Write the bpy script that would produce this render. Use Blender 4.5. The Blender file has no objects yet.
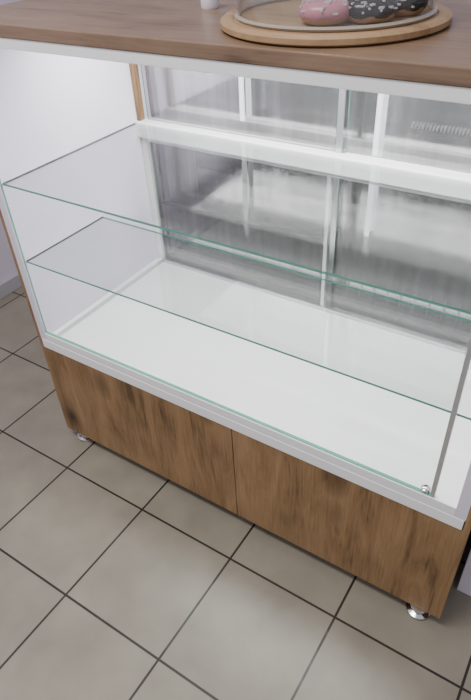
import bpy, bmesh, random
from math import *
from mathutils import Matrix, Vector
S=bpy.context.scene
random.seed(4)
# ---------------- camera
F=590.08; C=Vector((1.1918,-0.7658,1.3505))
M=Matrix.Rotation(0.6098,3,'Z')@Matrix.Rotation(0.8973,3,'X')@Matrix.Rotation(-0.0587,3,'Z')
cd=bpy.data.cameras.new('camera');cam=bpy.data.objects.new('camera',cd);S.collection.objects.link(cam)
cam.matrix_world=Matrix.Translation(C)@M.to_4x4()
cd.lens=F*36/700;cd.sensor_width=36;cd.clip_start=0.02
S.camera=cam
# ---------------- dims
X0,X1=0.0,1.17
HB,H1=0.036,0.364
D=0.491;ZF=0.393
Z2,Z3,Z4,Z5=0.635,0.836,1.1316,0.797
# ---------------- materials
def mat(name):
    m=bpy.data.materials.new(name);m.use_nodes=True
    nt=m.node_tree;return m,nt,nt.nodes['Principled BSDF']
def plain(name,col,rough=0.5,metal=0.0,bump=0):
    m,nt,b=mat(name);b.inputs['Roughness'].default_value=rough;b.inputs['Metallic'].default_value=metal
    tc=nt.nodes.new('ShaderNodeTexCoord');n=nt.nodes.new('ShaderNodeTexNoise');n.inputs['Scale'].default_value=6
    nt.links.new(tc.outputs['Object'],n.inputs['Vector'])
    r=nt.nodes.new('ShaderNodeValToRGB');r.color_ramp.elements[0].color=tuple(c*0.95 for c in col)+(1,);r.color_ramp.elements[1].color=tuple(min(1,c*1.03) for c in col)+(1,)
    nt.links.new(n.outputs['Fac'],r.inputs['Fac']);nt.links.new(r.outputs['Color'],b.inputs['Base Color'])
    return m
def wood(name,axis,dark,mid,light,rough=0.45,k=1.0,knots=0.0):
    m,nt,b=mat(name);N=nt.nodes.new;L=nt.links.new
    tc=N('ShaderNodeTexCoord')
    mp=N('ShaderNodeMapping');sc=[15*k,15*k,15*k];sc[axis]=2.6*k;mp.inputs['Scale'].default_value=sc
    L(tc.outputs['Object'],mp.inputs['Vector'])
    n1=N('ShaderNodeTexNoise');n1.inputs['Scale'].default_value=1.2;n1.inputs['Detail'].default_value=10;n1.inputs['Roughness'].default_value=0.68;n1.inputs['Distortion'].default_value=0.9
    L(mp.outputs['Vector'],n1.inputs['Vector'])
    mp2=N('ShaderNodeMapping');sc=[150*k,150*k,150*k];sc[axis]=6*k;mp2.inputs['Scale'].default_value=sc
    L(tc.outputs['Object'],mp2.inputs['Vector'])
    n2=N('ShaderNodeTexNoise');n2.inputs['Scale'].default_value=1.5;n2.inputs['Detail'].default_value=6
    L(mp2.outputs['Vector'],n2.inputs['Vector'])
    # broad plank-to-plank tone
    n3=N('ShaderNodeTexNoise');n3.inputs['Scale'].default_value=5*k;n3.inputs['Detail'].default_value=2;L(tc.outputs['Object'],n3.inputs['Vector'])
    m3=N('ShaderNodeMath');m3.operation='MULTIPLY_ADD';L(n3.outputs['Fac'],m3.inputs[0]);m3.inputs[1].default_value=0.2
    mx=N('ShaderNodeMath');mx.operation='MULTIPLY_ADD';L(n2.outputs['Fac'],mx.inputs[0]);mx.inputs[1].default_value=0.25
    m2=N('ShaderNodeMath');m2.operation='MULTIPLY';L(n1.outputs['Fac'],m2.inputs[0]);m2.inputs[1].default_value=0.55
    L(m2.outputs[0],mx.inputs[2]);L(mx.outputs[0],m3.inputs[2])
    r=N('ShaderNodeValToRGB');e=r.color_ramp.elements
    e[0].position=0.37;e[0].color=dark+(1,);e[1].position=0.62;e[1].color=light+(1,)
    x=e.new(0.46);x.color=mid+(1,)
    L(m3.outputs[0],r.inputs['Fac'])
    out=r.outputs['Color']
    if knots:
        mp3=N('ShaderNodeMapping');s3=[8.5,8.5,8.5];s3[axis]=5.5;mp3.inputs['Scale'].default_value=s3;mp3.inputs['Location'].default_value=(0.3,0,0.4);L(tc.outputs['Object'],mp3.inputs['Vector'])
        v=N('ShaderNodeTexVoronoi');v.inputs['Scale'].default_value=1.0
        dn=N('ShaderNodeMix');dn.data_type='RGBA';dn.inputs[0].default_value=0.22;L(mp3.outputs['Vector'],dn.inputs[6]);L(n1.outputs['Color'],dn.inputs[7])
        L(dn.outputs[2],v.inputs['Vector'])
        rk=N('ShaderNodeValToRGB');re=rk.color_ramp.elements
        re[0].position=0.05;re[0].color=(0.18,0.15,0.13,1);re[1].position=0.30;re[1].color=(1,1,1,1)
        q=re.new(0.13);q.color=(0.50,0.46,0.43,1)
        L(v.outputs['Distance'],rk.inputs['Fac'])
        mm=N('ShaderNodeMix');mm.data_type='RGBA';mm.blend_type='MULTIPLY';mm.inputs[0].default_value=knots
        L(out,mm.inputs[6]);L(rk.outputs['Color'],mm.inputs[7]);out=mm.outputs[2]
    L(out,b.inputs['Base Color'])
    b.inputs['Roughness'].default_value=rough
    return m
oak=wood('oak_laminate',2,(0.080,0.041,0.016),(0.225,0.128,0.056),(0.335,0.205,0.100),knots=1.0)
topw=wood('counter_oak',0,(0.095,0.058,0.036),(0.175,0.112,0.072),(0.24,0.158,0.105),0.33)
boardw=wood('board_beech',0,(0.22,0.125,0.06),(0.31,0.19,0.10),(0.38,0.25,0.14),0.45)
white=plain('white_laminate',(0.88,0.88,0.88),0.1)
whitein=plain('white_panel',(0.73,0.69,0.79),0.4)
wallm=plain('painted_wall',(0.66,0.62,0.74),0.8)
alu=plain('aluminium',(0.62,0.63,0.65),0.35,0.8)
chrome=plain('chrome',(0.6,0.6,0.62),0.15,1.0)
basem=plain('baseboard_grey',(0.42,0.41,0.45),0.5)
blackm=plain('black_plastic',(0.015,0.015,0.02),0.3)
pink=plain('pink_glaze',(0.50,0.20,0.26),0.3)
dough=plain('dough',(0.45,0.25,0.10),0.7)
choc=plain('dark_glaze',(0.022,0.016,0.02),0.25)
drz=plain('white_drizzle',(0.6,0.57,0.6),0.4)
def steel(name):
    m,nt,b=mat(name);N=nt.nodes.new;L=nt.links.new
    tc=N('ShaderNodeTexCoord');mp=N('ShaderNodeMapping');mp.inputs['Scale'].default_value=(16,16,0.8);L(tc.outputs['Object'],mp.inputs['Vector'])
    n=N('ShaderNodeTexNoise');n.inputs['Scale'].default_value=1.5;n.inputs['Detail'].default_value=9;n.inputs['Roughness'].default_value=0.65;L(mp.outputs['Vector'],n.inputs['Vector'])
    r=N('ShaderNodeValToRGB');r.color_ramp.elements[0].position=0.32;r.color_ramp.elements[1].position=0.70
    r.color_ramp.elements[0].color=(0.58,0.58,0.585,1);r.color_ramp.elements[1].color=(0.95,0.95,0.95,1)
    L(n.outputs['Fac'],r.inputs['Fac']);L(r.outputs['Color'],b.inputs['Base Color'])
    mr=N('ShaderNodeMapRange');mr.inputs['From Min'].default_value=0.3;mr.inputs['From Max'].default_value=0.7;mr.inputs['To Min'].default_value=0.05;mr.inputs['To Max'].default_value=0.18
    L(n.outputs['Fac'],mr.inputs['Value']);L(mr.outputs[0],b.inputs['Roughness'])
    b.inputs['Metallic'].default_value=0.88
    bu=N('ShaderNodeBump');bu.inputs['Strength'].default_value=0.08;bu.inputs['Distance'].default_value=0.008;L(n.outputs['Fac'],bu.inputs['Height']);L(bu.outputs['Normal'],b.inputs['Normal'])
    return m
steelm=steel('polished_steel')
def glassmat(name,tint,f0,f1):
    m,nt,b=mat(name);N=nt.nodes.new;L=nt.links.new;nt.nodes.remove(b)
    o=nt.nodes['Material Output'];t=N('ShaderNodeBsdfTransparent');t.inputs['Color'].default_value=tint+(1,)
    g=N('ShaderNodeBsdfGlossy');g.inputs['Roughness'].default_value=0.02
    f=N('ShaderNodeLayerWeight');f.inputs['Blend'].default_value=0.5
    p=N('ShaderNodeMath');p.operation='POWER';L(f.outputs['Facing'],p.inputs[0]);p.inputs[1].default_value=4
    q=N('ShaderNodeMath');q.operation='MULTIPLY_ADD';L(p.outputs[0],q.inputs[0]);q.inputs[1].default_value=f1;q.inputs[2].default_value=f0
    x=N('ShaderNodeMixShader');L(q.outputs[0],x.inputs[0]);L(t.outputs[0],x.inputs[1]);L(g.outputs[0],x.inputs[2]);L(x.outputs[0],o.inputs['Surface'])
    return m
glass=glassmat('clear_glass',(0.98,0.993,0.987),0.04,0.6)
domeg=glassmat('dome_glass',(0.96,0.97,0.965),0.06,0.9)
paneg=glassmat('front_pane_glass',(0.99,0.995,0.99),0.02,0.5)
dglass=glassmat('door_glass',(0.96,0.96,0.965),0.10,0.7)
edge=plain('glass_edge_green',(0.12,0.34,0.26),0.15)
# tiles
SZ=0.2912
tile,nt,b=mat('floor_tile');N=nt.nodes.new;L=nt.links.new
tc=N('ShaderNodeTexCoord');mp=N('ShaderNodeMapping');mp.inputs['Location'].default_value=(-0.3808+SZ*20,0.3912+SZ*20,0);L(tc.outputs['Object'],mp.inputs['Vector'])
br=N('ShaderNodeTexBrick');br.offset=0;br.squash=1;br.inputs['Scale'].default_value=1;br.inputs['Brick Width'].default_value=SZ;br.inputs['Row Height'].default_value=SZ
br.inputs['Mortar Size'].default_value=0.0029;br.inputs['Mortar Smooth'].default_value=0.1;br.inputs['Bias'].default_value=0
br.inputs['Color1'].default_value=(0.238,0.215,0.172,1);br.inputs['Color2'].default_value=(0.260,0.235,0.189,1);br.inputs['Mortar'].default_value=(0.022,0.020,0.017,1)
L(mp.outputs['Vector'],br.inputs['Vector'])
n=N('ShaderNodeTexNoise');n.inputs['Scale'].default_value=9;n.inputs['Detail'].default_value=8;L(tc.outputs['Object'],n.inputs['Vector'])
r=N('ShaderNodeValToRGB');r.color_ramp.elements[0].position=0.3;r.color_ramp.elements[1].position=0.7;r.color_ramp.elements[0].color=(0.86,0.86,0.86,1);r.color_ramp.elements[1].color=(1.08,1.08,1.08,1)
L(n.outputs['Fac'],r.inputs['Fac'])
mx=N('ShaderNodeMix');mx.data_type='RGBA';mx.blend_type='MULTIPLY';mx.inputs[0].default_value=1
L(br.outputs['Color'],mx.inputs[6]);L(r.outputs['Color'],mx.inputs[7]);L(mx.outputs[2],b.inputs['Base Color'])
b.inputs['Roughness'].default_value=0.3
bu=N('ShaderNodeBump');bu.inputs['Strength'].default_value=0.4;bu.inputs['Distance'].default_value=0.002;bu.invert=True
L(br.outputs['Fac'],bu.inputs['Height']);L(bu.outputs['Normal'],b.inputs['Normal'])
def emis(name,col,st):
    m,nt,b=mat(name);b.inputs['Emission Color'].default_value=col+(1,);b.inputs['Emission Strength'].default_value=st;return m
streakm=emis('streak_glow',(0.9,0.95,1.0),1.6)  # glow imitating bright reflected streaks, not a lamp
# ---------------- helpers
def empty(name):
    o=bpy.data.objects.new(name,None);S.collection.objects.link(o);return o
def fin(name,bm,mats,parent=None,smooth=False):
    me=bpy.data.meshes.new(name);bm.to_mesh(me);bm.free()
    for m in mats: me.materials.append(m)
    if smooth:
        for p in me.polygons:p.use_smooth=True
    o=bpy.data.objects.new(name,me);S.collection.objects.link(o)
    if parent:o.parent=parent
    return o
def addbox(bm,x0,x1,y0,y1,z0,z1):
    vs=bmesh.ops.create_cube(bm,size=1)['verts']
    for v in vs:
        v.co=Vector((x0+(v.co.x+.5)*(x1-x0),y0+(v.co.y+.5)*(y1-y0),z0+(v.co.z+.5)*(z1-z0)))
def box(name,x0,x1,y0,y1,z0,z1,m,parent=None,bev=0.0,edgemat=None,thin=None):
    bm=bmesh.new();addbox(bm,x0,x1,y0,y1,z0,z1)
    if bev: bmesh.ops.bevel(bm,geom=bm.edges[:],offset=bev,segments=2,affect='EDGES',profile=0.5)
    bm.normal_update()
    if edgemat:
        for f in bm.faces:
            if abs(f.normal[thin])<0.9:f.material_index=1
    return fin(name,bm,[m]+([edgemat] if edgemat else []),parent)
def lathe(name,prof,c,mats,parent=None,seg=48,closed=False):
    bm=bmesh.new();rings=[]
    for r,z in prof:
        rings.append([bm.verts.new((c[0]+r*cos(2*pi*i/seg),c[1]+r*sin(2*pi*i/seg),c[2]+z)) for i in range(seg)])
    pr=list(zip(rings,rings[1:]))
    if closed: pr.append((rings[-1],rings[0]))
    for a,b2 in pr:
        for i in range(seg):
            bm.faces.new((a[i],a[(i+1)%seg],b2[(i+1)%seg],b2[i]))
    if not closed:
        bm.faces.new(rings[0][::-1]);bm.faces.new(rings[-1])
    bmesh.ops.recalc_face_normals(bm,faces=bm.faces[:])
    o=fin(name,bm,mats,parent,True)
    try:
        o.data.set_sharp_from_angle(angle=radians(40))
    except Exception: pass
    return o
# ---------------- room
box('floor',-1.1,3.2,-2.2,1.9,-0.05,0,tile)
box('wall_left',-1.0,-0.85,-2.2,1.9,0,2.6,wallm)
box('wall_back',-0.85,3.2,1.8,1.9,0,2.6,wallm)
box('baseboard_left',-0.85,-0.835,-2.2,1.8,0,0.06,basem,bev=0.002)
# ---------------- display case
K=empty('bakery_display_case')
SX=0.632
box('plinth_body',X0+0.002,X1-0.002,0.018,D+0.05,HB,H1,oak,K)
box('plinth_front_panel_1',X0,SX-0.001,0,0.018,HB,H1,oak,K,0.001)
box('plinth_front_panel_2',SX+0.001,X1,0,0.018,HB,H1,oak,K,0.001)
box('deck',X0+0.014,X1-0.014,-0.002,D+0.05,H1,ZF,white,K,0.0015)
for nm,a,bb,s in(('left',X0,X0+0.012,1),('right',X1-0.012,X1,-1)):
    box('side_oak_'+nm,a,bb,0,D+0.05,H1,Z4,oak,K)
    w0,w1=(bb,bb+0.022) if s==1 else (a-0.022,a)
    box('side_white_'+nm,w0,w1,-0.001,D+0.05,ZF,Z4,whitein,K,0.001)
IL,IR=X0+0.034,X1-0.034
PR=IR-0.042
ZR=0.417
box('front_bottom_rail',IL,IR,-0.001,0.012,ZF,ZR,white,K,0.001)
box('floor_trim_left',IL,IL+0.016,0.012,D,ZF,ZF+0.012,white,K,0.002)
box('floor_trim_left_profile',IL+0.016,IL+0.02,0.012,D,ZF,ZF+0.01,alu,K)
lathe('glass_clip',[(0.005,0),(0.009,0.002),(0.009,0.008),(0.005,0.011)],(PR-0.02,-0.001+0.011,ZR),[chrome],K,20)
box('upper_glass_shelf',IL,IR,0.01,D-0.01,Z3-0.005,Z3,glass,K,0,edge,2)
box('lower_glass_shelf',IL,IR,0.01,0.285,Z2-0.005,Z2,glass,K,0,edge,2)
box('front_glass',IL+0.001,PR-0.009,0.003,0.007,ZR,Z4-0.001,paneg,K,0,edge,1)
box('front_glass_seal',IL+0.001,PR-0.009,0.0015,0.0085,ZR,ZR+0.002,edge,K)
box('front_glass_profile',PR-0.009,PR,0.001,0.009,ZR,Z4-0.001,alu,K,0.001)
box('rear_rail',IL,IR,D-0.02,D+0.03,Z5,Z5+0.042,white,K,0.002)
box('rear_stile_left',IL,IL+0.018,D-0.005,D+0.02,ZF,Z5,white,K,0.002)
box('rear_stile_left_profile',IL+0.018,IL+0.026,D-0.002,D+0.02,ZF,Z5,alu,K,0.001)
box('rear_track_bottom',IL,IR,D-0.006,D+0.025,ZF,ZF+0.010,alu,K,0.002)
box('rear_track_top',IL,IR,D-0.006,D+0.025,Z5-0.014,Z5,alu,K,0.002)
box('rear_steel',X0+.016,X1-.016,D+0.07,D+0.075,ZF,Z4,steelm,K)
box('rear_door_a',IL+0.026,0.64,D+0.004,D+0.008,ZF+0.010,Z5-0.014,dglass,K,0,edge,1)
box('rear_door_b',0.60,IR,D+0.014,D+0.018,ZF+0.010,Z5-0.014,dglass,K,0,edge,1)
box('rear_door_stile',0.612,0.622,D,D+0.01,ZF+0.010,Z5-0.014,alu,K,0.001)
box('rear_cross_profile',IL+0.026,0.612,D+0.020,D+0.03,0.583,0.593,alu,K,0.001)
box('rear_inner_pane',0.19,0.60,D+0.034,D+0.037,0.593,Z5-0.02,dglass,K,0,alu,1)
box('upper_door_a',IL+0.02,0.65,D+0.012,D+0.016,Z5+0.042,Z4,dglass,K,0,edge,1)
box('upper_door_b',0.62,IR,D+0.02,D+0.024,Z5+0.042,Z4,dglass,K,0,edge,1)
box('upper_stile',0.628,0.642,D+0.004,D+0.012,Z5+0.042,Z4,alu,K,0.001)
box('upper_oak_strip',IL,IL+0.012,D-0.01,D+0.01,Z5+0.042,Z4,oak,K)
box('streak_glow_1',0.335,0.347,D+0.05,D+0.058,0.86,Z4,streakm,K,0.002)  # added glowing strips in place of streaks reflected in the doors
box('streak_glow_2',0.70,0.712,D+0.05,D+0.058,0.62,Z4-0.03,streakm,K,0.002)
bm=bmesh.new()
for i in range(12):
    x=0.66+i*0.038;addbox(bm,x,x+0.003,D+0.060,D+0.063,0.43,0.48)
fin('rear_reflected_ticks',bm,[alu],K)  # reflected row of ticks modelled as solid bars
bm=bmesh.new()
for i in range(44):
    x=0.78+i*0.008;addbox(bm,x,x+0.003,D+0.064,D+0.066,0.90,0.911)
fin('rear_comb_rail',bm,[alu],K)
box('counter_white_board',0.035,1.9,-0.02,0.62,Z4,Z4+0.018,white,K,0.001)
box('counter_oak_top',0.035,1.9,-0.022,0.64,Z4+0.018,Z4+0.04,topw,K,0.002)
def foot(n,x,y):
    lathe(n,[(0.026,0),(0.028,0.003),(0.028,0.009),(0.018,0.013),(0.016,0.018),(0.016,HB-0.01),(0.024,HB-0.007),(0.026,HB)],(x,y,0),[chrome],K,32)
foot('foot_1',X0+0.048,0.026);foot('foot_2',X1-0.05,0.018);foot('foot_3',X0+0.06,D-0.03);foot('foot_4',X1-0.06,D-0.03)
SC=empty('side_cabinet')
box('body',1.18,1.9,0.112,0.62,0.0,0.9,whitein,SC,0.002)
box('door_panel',1.2,1.88,0.108,0.112,0.08,0.88,whitein,SC,0.001)
# ---------------- things on the counter
ZT=Z4+0.04
bx,by,R=0.760,0.163,0.172
CB=empty('round_serving_board')
lathe('board',[(R-0.006,0),(R,0.004),(R,0.011),(R-0.005,0.015),(R-0.018,0.015),(R-0.021,0.0125),(R-0.024,0.0145),(0.05,0.0145)],(bx,by,ZT),[boardw],CB,96)
zb=ZT+0.015
r2=0.146
DM=empty('glass_cake_dome')
lathe('dome_wall',[(r2,0),(r2,0.075),(r2-0.02,0.12),(r2-0.06,0.15),(0.01,0.165),(0.01,0.163),(r2-0.061,0.148),(r2-0.022,0.118),(r2-0.003,0.075),(r2-0.003,0)],(bx,by,zb),[domeg],DM,96,True)
lathe('dome_rim',[(r2+0.002,0),(r2+0.004,0.003),(r2,0.006),(r2-0.004,0.003),(r2-0.004,0)],(bx,by,zb),[plain('rim_glass',(0.30,0.26,0.22),0.08)],DM,96,True)
lathe('dome_knob',[(0.006,0.163),(0.006,0.17),(0.014,0.18),(0.014,0.19),(0.005,0.196)],(bx,by,zb),[domeg],DM,24)
def donut(x,y,R1,r1,gl,dr,tilt=(0,0,0)):
    P=empty('donut')
    for nm,rr,dz,m,sq in(('dough',r1,0,dough,0.85),('glaze',r1*1.07,r1*0.08,gl,0.85)):
        bm=bmesh.new();n1,n2=40,24;g=[]
        for i in range(n1):
            a=2*pi*i/n1;row=[]
            for j in range(n2):
                b_=2*pi*j/n2
                cz=sin(b_)*rr*sq
                if nm=='glaze': cz=max(cz,-rr*(0.42+0.14*sin(7*a)))
                row.append(bm.verts.new(((R1+cos(b_)*rr)*cos(a),(R1+cos(b_)*rr)*sin(a),cz+dz+r1*0.85)))
            g.append(row)
        for i in range(n1):
            for j in range(n2):
                bm.faces.new((g[i][j],g[(i+1)%n1][j],g[(i+1)%n1][(j+1)%n2],g[i][(j+1)%n2]))
        bmesh.ops.recalc_face_normals(bm,faces=bm.faces[:])
        fin(nm,bm,[m],P,True)
    bm=bmesh.new()
    for i in range(60):
        a=random.random()*2*pi;b_=radians(random.uniform(-10,150))
        p=Vector(((R1+cos(b_)*r1*1.08)*cos(a),(R1+cos(b_)*r1*1.08)*sin(a),sin(b_)*r1*0.92+r1*0.95))
        bmesh.ops.create_cube(bm,size=1,matrix=Matrix.Translation(p)@Matrix.Rotation(random.random()*6,4,'Z')@Matrix.Diagonal((0.007,0.0022,0.0022,1)))
    fin('sprinkles',bm,[dr],P)
    P.location=(x,y,zb);P.rotation_euler=tilt
    return P
donut(0.785,0.082,0.020,0.016,pink,drz)
donut(0.836,0.116,0.022,0.0165,choc,drz)
donut(0.856,0.178,0.022,0.0165,choc,drz)
tr=empty('black_tray')
ty=-0.085
box('tray_base',0.945,1.14,0.34+ty,0.52+ty,ZT,ZT+0.006,blackm,tr,0.002)
for i,(a,b_,c,d) in enumerate([(0.945,0.955,0.34,0.52),(1.13,1.14,0.34,0.52),(0.955,1.13,0.34,0.35),(0.955,1.13,0.51,0.52)]):
    box('tray_lip_%d'%(i+1),a,b_,c+ty,d+ty,ZT+0.006,ZT+0.022,blackm,tr,0.002)
lathe('small_spice_jar',[(0.014,0),(0.016,0.004),(0.016,0.03),(0.011,0.038),(0.012,0.04),(0.012,0.05),(0.008,0.052)],(0.495,0.215,ZT),[whitein],None,28)
# ---------------- light
w=bpy.data.worlds.new('world');S.world=w;w.use_nodes=True
w.node_tree.nodes['Background'].inputs[0].default_value=(0.95,0.94,1,1);w.node_tree.nodes['Background'].inputs[1].default_value=0.68
def area(name,loc,rot,sx,sy,e,col=(1,1,1)):
    l=bpy.data.lights.new(name,'AREA');l.shape='RECTANGLE';l.size=sx;l.size_y=sy;l.energy=e;l.color=col
    o=bpy.data.objects.new(name,l);o.location=loc;o.rotation_euler=rot;S.collection.objects.link(o);return o
area('ceiling_light',(0.3,-0.7,2.5),(0,0,0),1.2,0.4,38,(1,0.965,0.91))
area('case_fill_light',(0.6,0.3,Z4-0.006),(0,0,0),1.0,0.25,12,(1,0.99,0.99))  # added fill without a fixture, lifts the shadowy interior under the counter
